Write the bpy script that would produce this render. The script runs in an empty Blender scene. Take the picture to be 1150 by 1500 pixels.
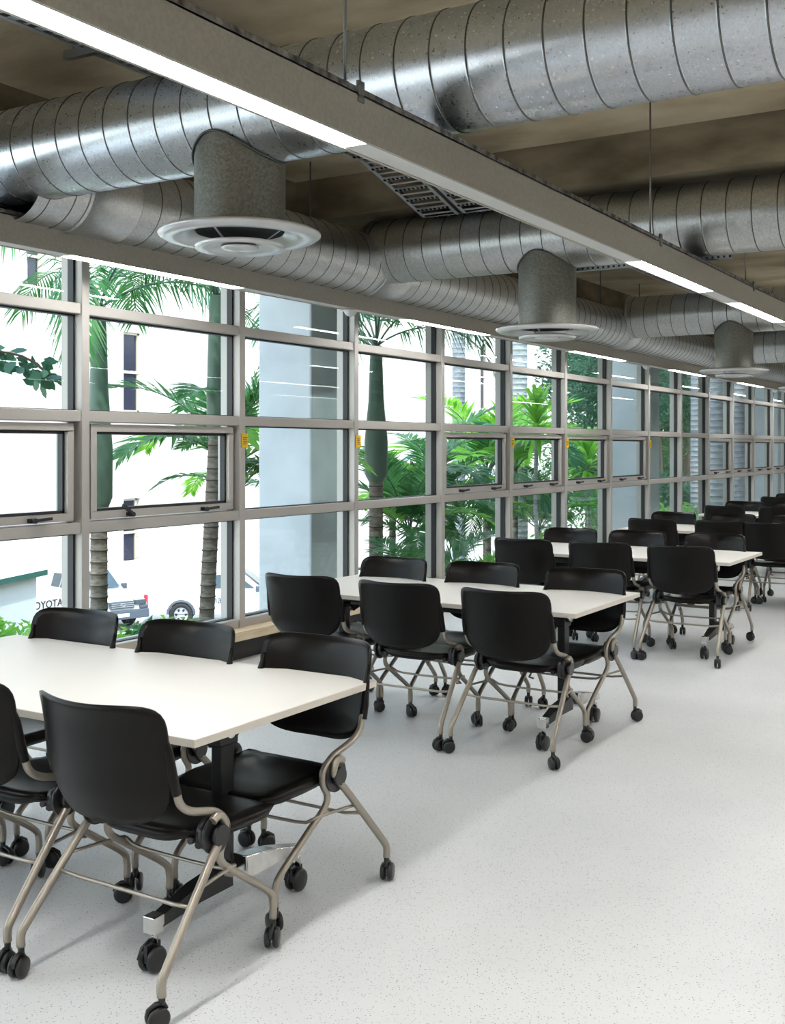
import bpy, bmesh, math, random
from mathutils import Vector, Matrix, Euler
R = math.radians
PI = math.pi
rnd = random.Random(7)
C = bpy.context.scene.collection
SC = bpy.context.scene

# ------------------------------------------------------------------ view
TH = R(31.3); F = 1655.0; CH = 1.6
cam_d = bpy.data.cameras.new('camera'); cam = bpy.data.objects.new('camera', cam_d); C.objects.link(cam)
cam.location = (0, 0, CH); cam.rotation_euler = (PI/2, 0, TH)
cam_d.sensor_fit = 'VERTICAL'; cam_d.sensor_height = 36; cam_d.lens = F*36/1500; cam_d.shift_y = -95/1500
cam_d.clip_end = 400; cam_d.clip_start = 0.05
SC.camera = cam
SC.view_settings.view_transform = 'Standard'; SC.view_settings.look = 'None'
SC.view_settings.exposure = 0.15; SC.view_settings.gamma = 1.0; SC.view_settings.use_curve_mapping = False
SC.cycles.use_denoising = True
SC.cycles.max_bounces = 8; SC.cycles.diffuse_bounces = 4; SC.cycles.glossy_bounces = 4
SC.cycles.transparent_max_bounces = 24; SC.cycles.transmission_bounces = 6
SC.cycles.sample_clamp_indirect = 6.0; SC.cycles.caustics_reflective = False; SC.cycles.caustics_refractive = False

def spot(u, D):
    """ground position (x, y) seen at picture column u, at distance D"""
    r = (u-575)/F*D
    return (r*math.cos(TH) - D*math.sin(TH), r*math.sin(TH) + D*math.cos(TH))

# ------------------------------------------------------------------ materials
def nodes(m): return m.node_tree.nodes, m.node_tree.links
def mat(name, col, rough=.5, metal=0., spec=.5, **kw):
    m = bpy.data.materials.new(name); m.use_nodes = True
    b = m.node_tree.nodes['Principled BSDF']
    b.inputs['Base Color'].default_value = (*col, 1); b.inputs['Roughness'].default_value = rough
    b.inputs['Metallic'].default_value = metal; b.inputs['Specular IOR Level'].default_value = spec
    for k, v in kw.items(): b.inputs[k.replace('_', ' ')].default_value = v
    return m
def noise_col(m, stops, scale=4., detail=5., coord='Object', rough=None, bump=0., stretch=None, kind='noise', bscale=None):
    n, l = nodes(m); b = n['Principled BSDF']
    tc = n.new('ShaderNodeTexCoord'); src = tc.outputs[coord]
    if stretch:
        mp = n.new('ShaderNodeMapping'); mp.inputs['Scale'].default_value = stretch; l.new(src, mp.inputs[0]); src = mp.outputs[0]
    if kind == 'noise':
        t = n.new('ShaderNodeTexNoise'); t.inputs['Scale'].default_value = scale; t.inputs['Detail'].default_value = detail; o = t.outputs['Fac']
    else:
        t = n.new('ShaderNodeTexVoronoi'); t.inputs['Scale'].default_value = scale
        sp = n.new('ShaderNodeSeparateColor'); l.new(t.outputs['Color'], sp.inputs[0]); o = sp.outputs[0]
    l.new(src, t.inputs['Vector'])
    cr = n.new('ShaderNodeValToRGB'); l.new(o, cr.inputs[0])
    e = cr.color_ramp.elements
    while len(e) > 1: e.remove(e[0])
    e[0].position = stops[0][0]; e[0].color = (*stops[0][1], 1)
    for p, c in stops[1:]:
        x = e.new(p); x.color = (*c, 1)
    l.new(cr.outputs[0], b.inputs['Base Color'])
    if rough:
        mr = n.new('ShaderNodeMapRange'); mr.inputs['To Min'].default_value = rough[0]; mr.inputs['To Max'].default_value = rough[1]
        l.new(o, mr.inputs[0]); l.new(mr.outputs[0], b.inputs['Roughness'])
    if bump:
        t2 = n.new('ShaderNodeTexNoise'); t2.inputs['Scale'].default_value = bscale or scale*4; l.new(src, t2.inputs['Vector'])
        bp = n.new('ShaderNodeBump'); bp.inputs['Strength'].default_value = bump; bp.inputs['Distance'].default_value = .01
        l.new(t2.outputs['Fac'], bp.inputs['Height']); l.new(bp.outputs[0], b.inputs['Normal'])
    return m
def mixin(m, kind, scale, lo, hi, col, amount=1., stretch=None, coord='Object'):
    """lay a second procedural layer of colour over what already feeds Base Color"""
    n, l = nodes(m); b = n['Principled BSDF']
    old = b.inputs['Base Color'].links[0].from_socket if b.inputs['Base Color'].links else None
    tc = n.new('ShaderNodeTexCoord'); src = tc.outputs[coord]
    if stretch:
        mp = n.new('ShaderNodeMapping'); mp.inputs['Scale'].default_value = stretch; l.new(src, mp.inputs[0]); src = mp.outputs[0]
    if kind == 'noise':
        t = n.new('ShaderNodeTexNoise'); t.inputs['Scale'].default_value = scale; t.inputs['Detail'].default_value = 4; o = t.outputs['Fac']
    else:
        t = n.new('ShaderNodeTexVoronoi'); t.inputs['Scale'].default_value = scale; o = t.outputs['Distance']
    l.new(src, t.inputs['Vector'])
    mr = n.new('ShaderNodeMapRange'); mr.inputs['From Min'].default_value = lo; mr.inputs['From Max'].default_value = hi
    mr.inputs['To Min'].default_value = 0; mr.inputs['To Max'].default_value = amount
    l.new(o, mr.inputs[0])
    mx = n.new('ShaderNodeMix'); mx.data_type = 'RGBA'; l.new(mr.outputs[0], mx.inputs[0])
    if old: l.new(old, mx.inputs[6])
    else: mx.inputs[6].default_value = b.inputs['Base Color'].default_value
    mx.inputs[7].default_value = (*col, 1); l.new(mx.outputs[2], b.inputs['Base Color'])
    return m

M = {}
M['floor'] = mat('pale speckled vinyl floor', (.60, .61, .62), .42, spec=.4)
noise_col(M['floor'], [(.35, (.67, .685, .70)), (.65, (.73, .745, .755))], 1.2, 6, rough=(.36, .48))
mixin(M['floor'], 'voronoi', 92, .20, .12, (.13, .14, .16), .75)
mixin(M['floor'], 'voronoi', 52, .15, .09, (.20, .19, .18), .8)
mixin(M['floor'], 'voronoi', 130, .2, .1, (.78, .78, .78), .6)
M['concrete'] = mat('raw board formed concrete', (.3, .26, .19), .85, spec=.2)
noise_col(M['concrete'], [(.3, (.27, .215, .135)), (.5, (.42, .35, .235)), (.7, (.55, .47, .34))], 1.1, 8, bump=.25, bscale=14, stretch=(1, 1.6, 1))
mixin(M['concrete'], 'noise', .55, .56, .70, (.10, .08, .05), .5, stretch=(1, 2.2, 3))
M['beamcon'] = mat('water stained concrete', (.2, .17, .12), .85, spec=.2)
noise_col(M['beamcon'], [(.3, (.10, .08, .05)), (.5, (.20, .165, .11)), (.75, (.34, .29, .2))], 1.6, 8, bump=.25, bscale=14, stretch=(1, 1, 2.4))
M['colcon'] = mat('smooth pale grey concrete', (.42, .46, .49), .75, spec=.3)
noise_col(M['colcon'], [(.3, (.50, .55, .59)), (.7, (.62, .67, .71))], 2.2, 7, bump=.08)
def galv(name, a, b_, r0, r1, sc=46):
    m = mat(name, a, .3, 1.)
    noise_col(m, [(0., a), (.5, tuple((x+y)/2 for x, y in zip(a, b_))), (1., b_)], sc, kind='voronoi', rough=(r0, r1))
    mixin(m, 'noise', 1.4, .5, .8, tuple(x*.75 for x in a), .4)
    mixin(m, 'noise', 90, .68, .74, (.16, .16, .16), .4)
    return m
M['galv'] = galv('bright galvanised steel', (.62, .65, .69), (.72, .75, .79), .27, .33, 130)
M['galv_dull'] = galv('dull spangled galvanised steel', (.50, .51, .51), (.66, .67, .66), .30, .42, 95)
M['galv_drop'] = galv('weathered galvanised steel neck', (.20, .20, .18), (.32, .32, .285), .45, .55, 110)
M['seam'] = mat('dark folded duct seam', (.13, .13, .125), .45, .9)
M['alu'] = mat('beige grey powder coated aluminium', (.45, .43, .40), .45, .25)
M['gasket'] = mat('black rubber gasket', (.012, .012, .013), .5)
M['housing'] = mat('warm grey painted light housing', (.35, .335, .30), .5)
noise_col(M['housing'], [(.4, (.33, .31, .265)), (.6, (.365, .345, .295))], 70, 3)
M['lid'] = mat('dusty galvanised trunking', (.18, .17, .15), .6, .6)
noise_col(M['lid'], [(.35, (.06, .055, .05)), (.7, (.32, .31, .28))], 24, 6)
M['blank'] = mat('frosted white cover', (.70, .69, .66), .4)
M['rod'] = mat('zinc threaded rod', (.2, .2, .19), .45, .8)
M['dish'] = mat('white enamelled diffuser', (.70, .70, .70), .22, .35)
M['blackgap'] = mat('black duct lining', (.006, .006, .006), .8)
M['tray'] = mat('zinc cable tray', (.42, .44, .46), .35, .9)
M['plastic'] = mat('black textured plastic', (.003, .003, .003), .32, spec=.2)
noise_col(M['plastic'], [(.3, (.0024, .0018, .0014)), (.7, (.0042, .0032, .0025))], 30, 4, rough=(.28, .36), bump=.05, bscale=260)
M['tube'] = mat('champagne painted steel tube', (.36, .325, .275), .34, .75)
M['caster'] = mat('black caster plastic', (.010, .010, .011), .3)
M['top'] = mat('white laminate', (.83, .81, .765), .35, spec=.35)
M['edge'] = mat('cream table edging', (.74, .70, .62), .45)
M['blackmetal'] = mat('black powder coated steel and reflected dark', (.012, .012, .013), .4, .3)  # coated steel parts; on the near table feet it paints a dark reflection
M['polished'] = mat('polished aluminium', (.72, .71, .69), .18, 1.)
noise_col(M['polished'], [(.4, (.62, .61, .59)), (.6, (.8, .79, .77))], 9, 4)
M['timber'] = mat('pale pine', (.70, .55, .36), .5)
noise_col(M['timber'], [(.3, (.58, .43, .26)), (.6, (.76, .62, .43))], 5, 6, stretch=(10, 1, 10))
M['skirt'] = mat('black wall panel', (.014, .014, .015), .55)
M['paint'] = mat('off white painted wall', (.62, .60, .56), .7)
M['white'] = mat('white plastic', (.82, .82, .82), .3)
M['yellow'] = mat('yellow plastic label', (.80, .50, .01), .45)
M['dark'] = mat('dark print', (.03, .025, .02), .5)
M['pvc'] = mat('grey downpipe', (.26, .30, .33), .4)
M['carwhite'] = mat('white car paint', (.80, .80, .80), .25, Coat_Weight=.6)
M['carglass'] = mat('tinted car glass', (.05, .075, .09), .08)
M['cargrey'] = mat('grey bumper plastic', (.09, .105, .13), .45)
M['tyre'] = mat('tyre rubber', (.02, .02, .022), .7)
M['rim'] = mat('silver wheel rim', (.6, .6, .6), .3, .8)
M['red'] = mat('red tail light', (.7, .03, .04), .25)
M['palelet'] = mat('pale grey lettering', (.08, .085, .10), .5)
M['booth'] = mat('white booth wall', (.78, .80, .80), .6)
M['greenroof'] = mat('dark green roof edge', (.02, .12, .09), .5)
M['bwin'] = mat('dark sash glass', (.035, .035, .06), .15)
M['bwinframe'] = mat('cream window frame', (.55, .48, .38), .6)
M['pave'] = mat('light concrete paving', (.50, .485, .47), .85)
noise_col(M['pave'], [(.3, (.44, .42, .40)), (.7, (.56, .545, .53))], .7, 6)
M['soil'] = mat('garden mulch', (.10, .075, .05), .95)
noise_col(M['soil'], [(.3, (.06, .045, .03)), (.7, (.20, .16, .11))], 3, 8)

# stone: ashlar courses with brick texture
m = mat('pale sandstone ashlar', (.75, .7, .64), .85)
n, l = nodes(m); b = n['Principled BSDF']
tc = n.new('ShaderNodeTexCoord'); sp = n.new('ShaderNodeSeparateXYZ'); cb = n.new('ShaderNodeCombineXYZ')
l.new(tc.outputs['Object'], sp.inputs[0]); l.new(sp.outputs[1], cb.inputs[0]); l.new(sp.outputs[2], cb.inputs[1])
br = n.new('ShaderNodeTexBrick'); l.new(cb.outputs[0], br.inputs['Vector'])
br.inputs['Scale'].default_value = 1; br.inputs['Brick Width'].default_value = 1.1; br.inputs['Row Height'].default_value = .42
br.inputs['Mortar Size'].default_value = .014
br.inputs['Color1'].default_value = (.70, .64, .60, 1); br.inputs['Color2'].default_value = (.80, .77, .74, 1); br.inputs['Mortar'].default_value = (.52, .45, .40, 1)
l.new(br.outputs['Color'], b.inputs['Base Color']); M['stone'] = m
mixin(m, 'noise', .25, .5, .7, (.62, .55, .50), .5)

# glass: see-through pane that mirrors by the angle
m = bpy.data.materials.new('window glass'); m.use_nodes = True; n, l = nodes(m); n.clear()
out = n.new('ShaderNodeOutputMaterial'); mx = n.new('ShaderNodeMixShader'); tr = n.new('ShaderNodeBsdfTransparent'); gl = n.new('ShaderNodeBsdfGlossy')
tr.inputs[0].default_value = (.90, .95, .94, 1); gl.inputs['Roughness'].default_value = .015; gl.inputs[0].default_value = (.9, .95, 1, 1)
fr = n.new('ShaderNodeLayerWeight'); fr.inputs['Blend'].default_value = .5
pw = n.new('ShaderNodeMath'); pw.operation = 'POWER'; pw.inputs[1].default_value = 5.0; l.new(fr.outputs['Facing'], pw.inputs[0])
ad = n.new('ShaderNodeMath'); ad.operation = 'MULTIPLY_ADD'; ad.inputs[1].default_value = .94; ad.inputs[2].default_value = .014; ad.use_clamp = True
l.new(pw.outputs[0], ad.inputs[0]); l.new(ad.outputs[0], mx.inputs[0]); l.new(tr.outputs[0], mx.inputs[1]); l.new(gl.outputs[0], mx.inputs[2]); l.new(mx.outputs[0], out.inputs[0])
M['glass'] = m

def emis(name, col, s):
    m = mat(name, (.8, .8, .8), .4)
    b = m.node_tree.nodes['Principled BSDF']; b.inputs['Emission Color'].default_value = (*col, 1); b.inputs['Emission Strength'].default_value = s
    return m
M['lamp'] = emis('lit opal lamp cover', (1, .985, .96), 42.0)

def leafmat(name, a, b_, trans=.35, rough=.45, scale=3.):
    m = mat(name, a, rough, spec=.4)
    noise_col(m, [(.3, a), (.7, b_)], scale, 3)
    n, l = nodes(m); b = n['Principled BSDF']; out = n['Material Output']
    t = n.new('ShaderNodeBsdfTranslucent'); mx = n.new('ShaderNodeMixShader'); mx.inputs[0].default_value = trans
    src = b.inputs['Base Color'].links[0].from_socket
    hs = n.new('ShaderNodeHueSaturation'); hs.inputs['Value'].default_value = 1.6; hs.inputs['Hue'].default_value = .48; l.new(src, hs.inputs['Color']); l.new(hs.outputs[0], t.inputs[0])
    l.new(b.outputs[0], mx.inputs[1]); l.new(t.outputs[0], mx.inputs[2]); l.new(mx.outputs[0], out.inputs[0])
    return m
M['frond'] = leafmat('deep green palm leaflets', (.02, .10, .03), (.055, .22, .05))
M['frond_light'] = leafmat('yellow green palm leaflets', (.09, .32, .03), (.22, .52, .06), .45)
M['frond_blue'] = leafmat('blue green palm leaflets', (.03, .13, .075), (.07, .24, .14))
M['leaf_dark'] = leafmat('dark glossy leaves', (.02, .085, .05), (.05, .17, .085), .25, .3)
M['leaf'] = leafmat('mid green leaves', (.03, .13, .045), (.09, .27, .08))
M['leaf_bright'] = leafmat('bright green shrub leaves', (.10, .32, .04), (.26, .55, .09), .4)
M['trunk'] = mat('ringed brown palm trunk', (.14, .11, .085), .85)
noise_col(M['trunk'], [(.3, (.09, .07, .05)), (.7, (.24, .20, .165))], 12, 6, stretch=(1, 1, 3), bump=.4)
M['trunk_grey'] = mat('pale grey ringed palm trunk', (.3, .3, .3), .8)
noise_col(M['trunk_grey'], [(.3, (.22, .24, .26)), (.7, (.42, .44, .46))], 8, 6, stretch=(1, 1, 3), bump=.4)
M['ring'] = mat('dark leaf scar', (.05, .04, .035), .9)
M['ring_grey'] = mat('grey leaf scar', (.22, .235, .25), .9)
M['shaft'] = mat('smooth green crownshaft', (.06, .14, .09), .45)
noise_col(M['shaft'], [(.3, (.045, .085, .060)), (.7, (.085, .145, .100))], 5, 6, stretch=(1, 1, .4))
M['bark'] = mat('brown bark', (.12, .09, .06), .9)

# ------------------------------------------------------------------ mesh builder
class MB:
    def __init__(s): s.v = []; s.f = []; s.mi = []; s.sm = []
    def add(s, vs, fs, mi=0, smooth=False):
        o = len(s.v); s.v += [tuple(v) for v in vs]
        for f in fs: s.f.append(tuple(i+o for i in f)); s.mi.append(mi); s.sm.append(smooth)
        return s
    def box(s, x0, x1, y0, y1, z0, z1, mi=0):
        x0, x1 = sorted((x0, x1)); y0, y1 = sorted((y0, y1)); z0, z1 = sorted((z0, z1))
        vs = [(x, y, z) for x in (x0, x1) for y in (y0, y1) for z in (z0, z1)]
        return s.add(vs, [(0, 1, 3, 2), (4, 6, 7, 5), (0, 4, 5, 1), (2, 3, 7, 6), (0, 2, 6, 4), (1, 5, 7, 3)], mi)
    def bar(s, a, b, w, h, mi=0, up=(0, 0, 1)):
        a = Vector(a); b = Vector(b); d = (b-a).normalized(); u = Vector(up)
        sd = d.cross(u)
        if sd.length < 1e-4: sd = Vector((1, 0, 0))
        sd.normalize(); u = sd.cross(d).normalized()
        vs = [p + sd*i*w/2 + u*j*h/2 for p in (a, b) for i, j in ((-1, -1), (1, -1), (1, 1), (-1, 1))]
        return s.add(vs, [(3, 2, 1, 0), (4, 5, 6, 7), (0, 1, 5, 4), (1, 2, 6, 5), (2, 3, 7, 6), (3, 0, 4, 7)], mi)
    def tube(s, pts, r, n=10, mi=0, caps=True, rads=None):
        pts = [Vector(p) for p in pts]; N = len(pts)
        rads = rads or [r]*N
        t0 = (pts[1]-pts[0]).normalized()
        ref = Vector((0, 0, 1)) if abs(t0.z) < .9 else Vector((1, 0, 0))
        nrm = t0.cross(ref).normalized(); vs = []
        for i, p in enumerate(pts):
            t = (pts[min(i+1, N-1)] - pts[max(i-1, 0)]).normalized()
            nrm = (nrm - t*nrm.dot(t)).normalized(); bn = t.cross(nrm)
            for k in range(n):
                a = 2*PI*k/n; vs.append(p + (nrm*math.cos(a) + bn*math.sin(a))*rads[i])
        fs = [(i*n+k, i*n+(k+1) % n, (i+1)*n+(k+1) % n, (i+1)*n+k) for i in range(N-1) for k in range(n)]
        s.add(vs, fs, mi, True)
        if caps:
            s.add(vs[:n], [tuple(range(n-1, -1, -1))], mi); s.add(vs[-n:], [tuple(range(n))], mi)
        return s
    def lathe(s, prof, n=24, mi=0, M4=None, mis=None, smooth=True, closed=False):
        """prof: (radius, height) about Z"""
        vs = [(r*math.cos(2*PI*k/n), r*math.sin(2*PI*k/n), z) for r, z in prof for k in range(n)]
        if M4 is not None: vs = [M4 @ Vector(v) for v in vs]
        P = len(prof)
        for i in range(P if closed else P-1):
            j = (i+1) % P
            o = len(s.v) if i == 0 else o
            if i == 0: s.v += [tuple(v) for v in vs]
            for k in range(n):
                s.f.append((o+i*n+k, o+i*n+(k+1) % n, o+j*n+(k+1) % n, o+j*n+k)); s.mi.append(mis[i] if mis else mi); s.sm.append(smooth)
        return s
    def cyl(s, a, b, r, n=16, mi=0): return s.tube([a, b], r, n, mi)
    def mesh(s, name, mats, bevel=0):
        me = bpy.data.meshes.new(name); me.from_pydata(s.v, [], s.f)
        for m in (mats if isinstance(mats, (list, tuple)) else [mats]): me.materials.append(M[m] if isinstance(m, str) else m)
        me.polygons.foreach_set('material_index', s.mi); me.polygons.foreach_set('use_smooth', s.sm); me.update()
        bm = bmesh.new(); bm.from_mesh(me); bmesh.ops.remove_doubles(bm, verts=bm.verts, dist=1e-5)
        bmesh.ops.recalc_face_normals(bm, faces=bm.faces); bm.to_mesh(me); bm.free()
        return me
    def build(s, name, mats, parent=None, bevel=0, **kw):
        o = bpy.data.objects.new(name, s.mesh(name, mats)); C.objects.link(o)
        if parent: o.parent = parent
        if bevel:
            md = o.modifiers.new('bevel', 'BEVEL'); md.width = bevel; md.segments = 2; md.limit_method = 'ANGLE'
        for k, v in kw.items(): o[k] = v
        return o
def smooth_path(pts, k=4):
    """Catmull-Rom through the points"""
    P = [Vector(p) for p in pts]; out = []
    for i in range(len(P)-1):
        p0 = P[max(i-1, 0)]; p1 = P[i]; p2 = P[i+1]; p3 = P[min(i+2, len(P)-1)]
        for j in range(k):
            t = j/k
            out.append(.5*((2*p1) + (p2-p0)*t + (2*p0-5*p1+4*p2-p3)*t*t + (3*p1-p0-3*p2+p3)*t**3))
    out.append(P[-1]); return out
def tag(o, label=None, cat=None, group=None, kind=None):
    for k, v in (('label', label), ('category', cat), ('group', group), ('kind', kind)):
        if v: o[k] = v
    return o
def empty(name, loc=(0, 0, 0), rz=0, **kw):
    o = bpy.data.objects.new(name, None); C.objects.link(o); o.location = loc; o.rotation_euler = (0, 0, rz); o.empty_display_size = .1
    return tag(o, **kw)
def copy_tree(o, parent=None):
    c = o.copy(); C.objects.link(c)
    if parent: c.parent = parent
    for ch in [x for x in KIDS.get(o.name, [])]: 
        copy_tree(ch, c)
    return c
KIDS = {}
def index_kids(o):
    KIDS[o.name] = list(o.children)
    for ch in o.children: index_kids(ch)
def put(mesh, name, parent=None, loc=(0, 0, 0), rot=(0, 0, 0), scale=1.):
    o = bpy.data.objects.new(name, mesh); C.objects.link(o); o.location = loc; o.rotation_euler = rot
    o.scale = (scale,)*3 if not isinstance(scale, tuple) else scale
    if parent: o.parent = parent
    return o
def text(name, s, size, loc, rot, m, parent, ext=.004):
    cu = bpy.data.curves.new(name, 'FONT'); cu.body = s; cu.size = size; cu.extrude = ext; cu.align_x = 'CENTER'; cu.align_y = 'CENTER'
    cu.materials.append(M[m]); tmp = bpy.data.objects.new('lettering_curve', cu); me = bpy.data.meshes.new_from_object(tmp); bpy.data.objects.remove(tmp)
    o = bpy.data.objects.new(name, me); C.objects.link(o); o.location = loc; o.rotation_euler = rot; o.parent = parent
    return o

# ------------------------------------------------------------------ the room
XW = -5.5            # window line
YA, YB, XR = -4.0, 36.0, 6.0
ZC = 3.765           # ceiling
MB().box(XW-.12, XR+.1, YA-.1, YB+.1, -.25, 0).build('floor', 'floor', kind='structure')
MB().box(-7.0, XR+.1, YA-.1, YB+.1, ZC, ZC+.35).build('ceiling', 'concrete', kind='structure')
MB().box(XR, XR+.12, YA, YB, 0, ZC).build('wall_right', 'paint', kind='structure')
MB().box(XW, XR, YA-.12, YA, 0, ZC).build('wall_back', 'paint', kind='structure')
MB().box(XW, XR, YB, YB+.12, 0, ZC).build('wall_far', 'paint', kind='structure')
wl = MB(); wl.box(XW-.14, XW+.02, YA, YB, 3.14, ZC); wl.box(XW-.14, XW-.02, YA, YB, -.6, .16)
wl.build('wall_left', 'beamcon', kind='structure')
MB().box(XW-.02, XW+.08, YA, YB, 0, .155).build('baseboard_left', 'skirt', kind='structure')
MB().box(XW-.02, XW+.16, YA, YB, .155, .222).build('trim_1', 'timber', kind='structure')
for i, y in enumerate((7.49, 19.9, 27.5)):
    MB().box(XW+.02, XR, y, y+.55, 3.44, ZC).build('ceiling_beam' if i == 0 else 'ceiling_beam.%03d' % i, 'beamcon', kind='structure')
# shallow joints across the slab
for i, y in enumerate((5.05, 10.2)):
    MB().box(XW+.02, XR, y, y+.012, ZC-.006, ZC+.01).build('trim_%d' % (i+2), 'gasket', kind='structure')

# ---- glazing: one window per bay
MU0, DM = 6.79, 1.596
ZR = [.28, 1.08, 1.80, 2.49, 3.12]
def bay_is_sash(k):      # k: index of the mullion that starts the bay, 0 = first fixed bay
    return (k % 6) >= 2
mull = [MU0 + DM*k for k in range(-6, 18)]
for idx, k in enumerate(range(-6, 17)):
    y0 = MU0 + DM*k; y1 = y0 + DM
    w = empty('window_%d' % (idx+1), (XW, y0, 0), kind='structure')
    fr = MB()
    fr.box(-.16, .03, -.033, .033, .22, 3.14)                      # mullion at the near side of the bay
    if idx == 22: fr.box(-.16, .03, DM-.033, DM+.033, .22, 3.14)
    fr.box(-.16, .02, .033, DM-.033, .222, .285)
    for z, h in ((1.08, .036), (1.80, .036), (2.49, .034), (3.12, .03)):
        fr.box(-.14, .02, .033, DM-.033, z-h, z+h)
    fr.build('window_frame', 'alu', w, bevel=.004)
    sash = bay_is_sash(k)
    for r in range(4):
        za = ZR[r] + .036; zb = ZR[r+1] - .036
        if r == 0: za = .285
        g = MB()
        if r == 1 and sash:
            s = MB(); t = .05
            s.box(-.11, .0, .075, DM-.075, za+.012, za+.012+t); s.box(-.11, .0, .075, DM-.075, zb-.012-t, zb-.012)
            s.box(-.11, .0, .075, .075+t, za+.012+t, zb-.012-t); s.box(-.11, .0, DM-.075-t, DM-.075, za+.012+t, zb-.012-t)
            s.box(-.07, -.05, .033, .075, za, zb); s.box(-.07, -.05, DM-.075, DM-.033, za, zb)
            so = s.build('awning_sash', 'alu', w, bevel=.003)
            q = MB(); a = .075+t; c0 = za+.012+t; c1 = zb-.012-t; e = .018
            q.box(-.075, -.03, a, a+e, c0, c1); q.box(-.075, -.03, DM-a-e, DM-a, c0, c1); q.box(-.075, -.03, a, DM-a, c0, c0+e); q.box(-.075, -.03, a, DM-a, c1-e, c1)
            q.build('gasket', 'gasket', so)
            for yy in (.42, DM-.42):
                hm = MB(); hm.box(0, .022, yy-.03, yy+.03, za+.02, za+.045); hm.cyl((.01, yy, za+.03), (.045, yy, za+.03), .016, 12)
                if k == -1 and yy < .5: hm.bar((.038, yy, za+.03), (.05, yy-.11, za+.10), .014, .022)
                else: hm.bar((.038, yy, za+.032), (.04, yy+.13, za+.04), .014, .018)
                hm.build('handle', 'gasket', so)
            MB().box(-.056, -.050, a, DM-a, c0, c1).build('pane', 'glass', so)
        else:
            a = .033; e = .016
            q = MB(); q.box(-.085, -.035, a, a+e*.4, za, zb); q.box(-.085, -.035, DM-a-e, DM-a, za, zb); q.box(-.085, -.035, a, DM-a, za, za+e*.4); q.box(-.085, -.035, a, DM-a, zb-e*.6, zb)
            q.build('gasket', 'gasket', w)
            MB().box(-.062, -.056, a, DM-a, za, zb).build('pane', 'glass', w)

# yellow labels on the mullions
near = ['second', 'third', 'fifth', 'sixth', 'eighth']
for i, k in enumerate((0, 1, 3, 4, 6)):
    t = empty('warning_label', (XW+.033, MU0+DM*k+.015, 1.65), label='small yellow card label on the %s window upright from the left edge' % near[i], cat='label', group='yellow labels on the window uprights')
    q = MB(); q.box(0, .008, -.035, .04, -.055, .055); q.build('card', 'yellow', t, bevel=.003)
    q = MB()
    for j in range(4): q.box(.008, .0088, -.024, .028 - .01*(j % 2), .02-.016*j, .026-.016*j)
    q.build('print', 'dark', t)

# ---- pendant linear lights
def linear_light(x0, x1, zb, zt, y0, y1, lit, rods, label, crowns=(), group=None):
    t = empty('linear_light', ((x0+x1)/2, y0, zb), label=label, cat='light', group=group)
    ox = -(x0+x1)/2; w = (x1-x0)/2; L = y1-y0; H = zt-zb
    h = MB(); h.box(-w, -w+.006, 0, L, 0, H); h.box(w-.006, w, 0, L, 0, H); h.box(-w, w, 0, L, H-.006, H); h.box(-w, w, 0, .006, 0, H); h.box(-w, w, L-.006, L, 0, H)
    h.box(-w+.006, -w+.014, 0, L, 0, .004); h.box(w-.014, w-.006, 0, L, 0, .004)
    h.build('housing', 'housing', t)
    MB().box(-w-.004, w+.004, 0, L, H, H+.02).build('trunking_lid', 'lid', t)
    cur = 0.
    for a, b_ in lit:
        a -= y0; b_ -= y0
        if a > cur: MB().box(-w+.014, w-.014, cur, a-.004, .004, .012).build('blank_cover', 'blank', t)
        MB().box(-w+.014, w-.014, a, b_, .004, .012).build('lamp_cover', 'lamp', t); cur = b_+.004
    if cur < L: MB().box(-w+.014, w-.014, cur, L, .004, .012).build('blank_cover', 'blank', t)
    for yy in rods:
        q = MB(); q.cyl((0, yy-y0, H+.03), (0, yy-y0, ZC-zb), .006, 8); q.box(-.03, .03, yy-y0-.02, yy-y0+.02, H+.02, H+.035); q.cyl((0, yy-y0, H+.03), (0, yy-y0, H+.055), .014, 6)
        q.box(w-.004, w+.006, yy-y0-.02, yy-y0+.02, H-.03, H+.045)
        q.build('suspension_rod', 'rod', t)
    return t
lit1 = [(-2.4, -.9), (-.3, 3.46), (6.5, 8.02), (8.77, 10.3), (12.5, 14.0), (16.25, 17.75), (20, 21.5), (23.75, 25.25)]
linear_light(-2.327, -2.196, 2.70, 2.862, -3, 34, lit1, [0, 3.39, 6.78, 9.1, 12.5, 16, 19.5, 23],
             'long warm grey linear light hanging diagonally across the top over the table ends', group='suspended linear lights')
lit2 = [(-2.9, -1.3), (.85, 2.45), (4.6, 6.16), (8.4, 10.0), (12.2, 13.9), (15.9, 17.5), (19.7, 21.3), (23.4, 25.0), (27.2, 28.8)]
linear_light(-5.05, -4.92, 2.70, 2.855, -3, 34, lit2, [3.5, 7.0, 9.06, 13.07, 14.5, 18, 21.5, 25],
             'long warm grey linear light hanging right beside the top of the window wall', group='suspended linear lights')
for xx, s in ((.52, 'first'), (3.3, 'second')):
    linear_light(xx, xx+.131, 2.70, 2.862, -3, 34, [(-2, 2.), (3, 6.), (7, 10), (11, 14), (15, 18), (19, 22), (24, 27)], [0, 6, 12, 18, 24],
                 'warm grey linear light above the open aisle floor, %s to the right of the camera' % s, group='suspended linear lights')
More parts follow.
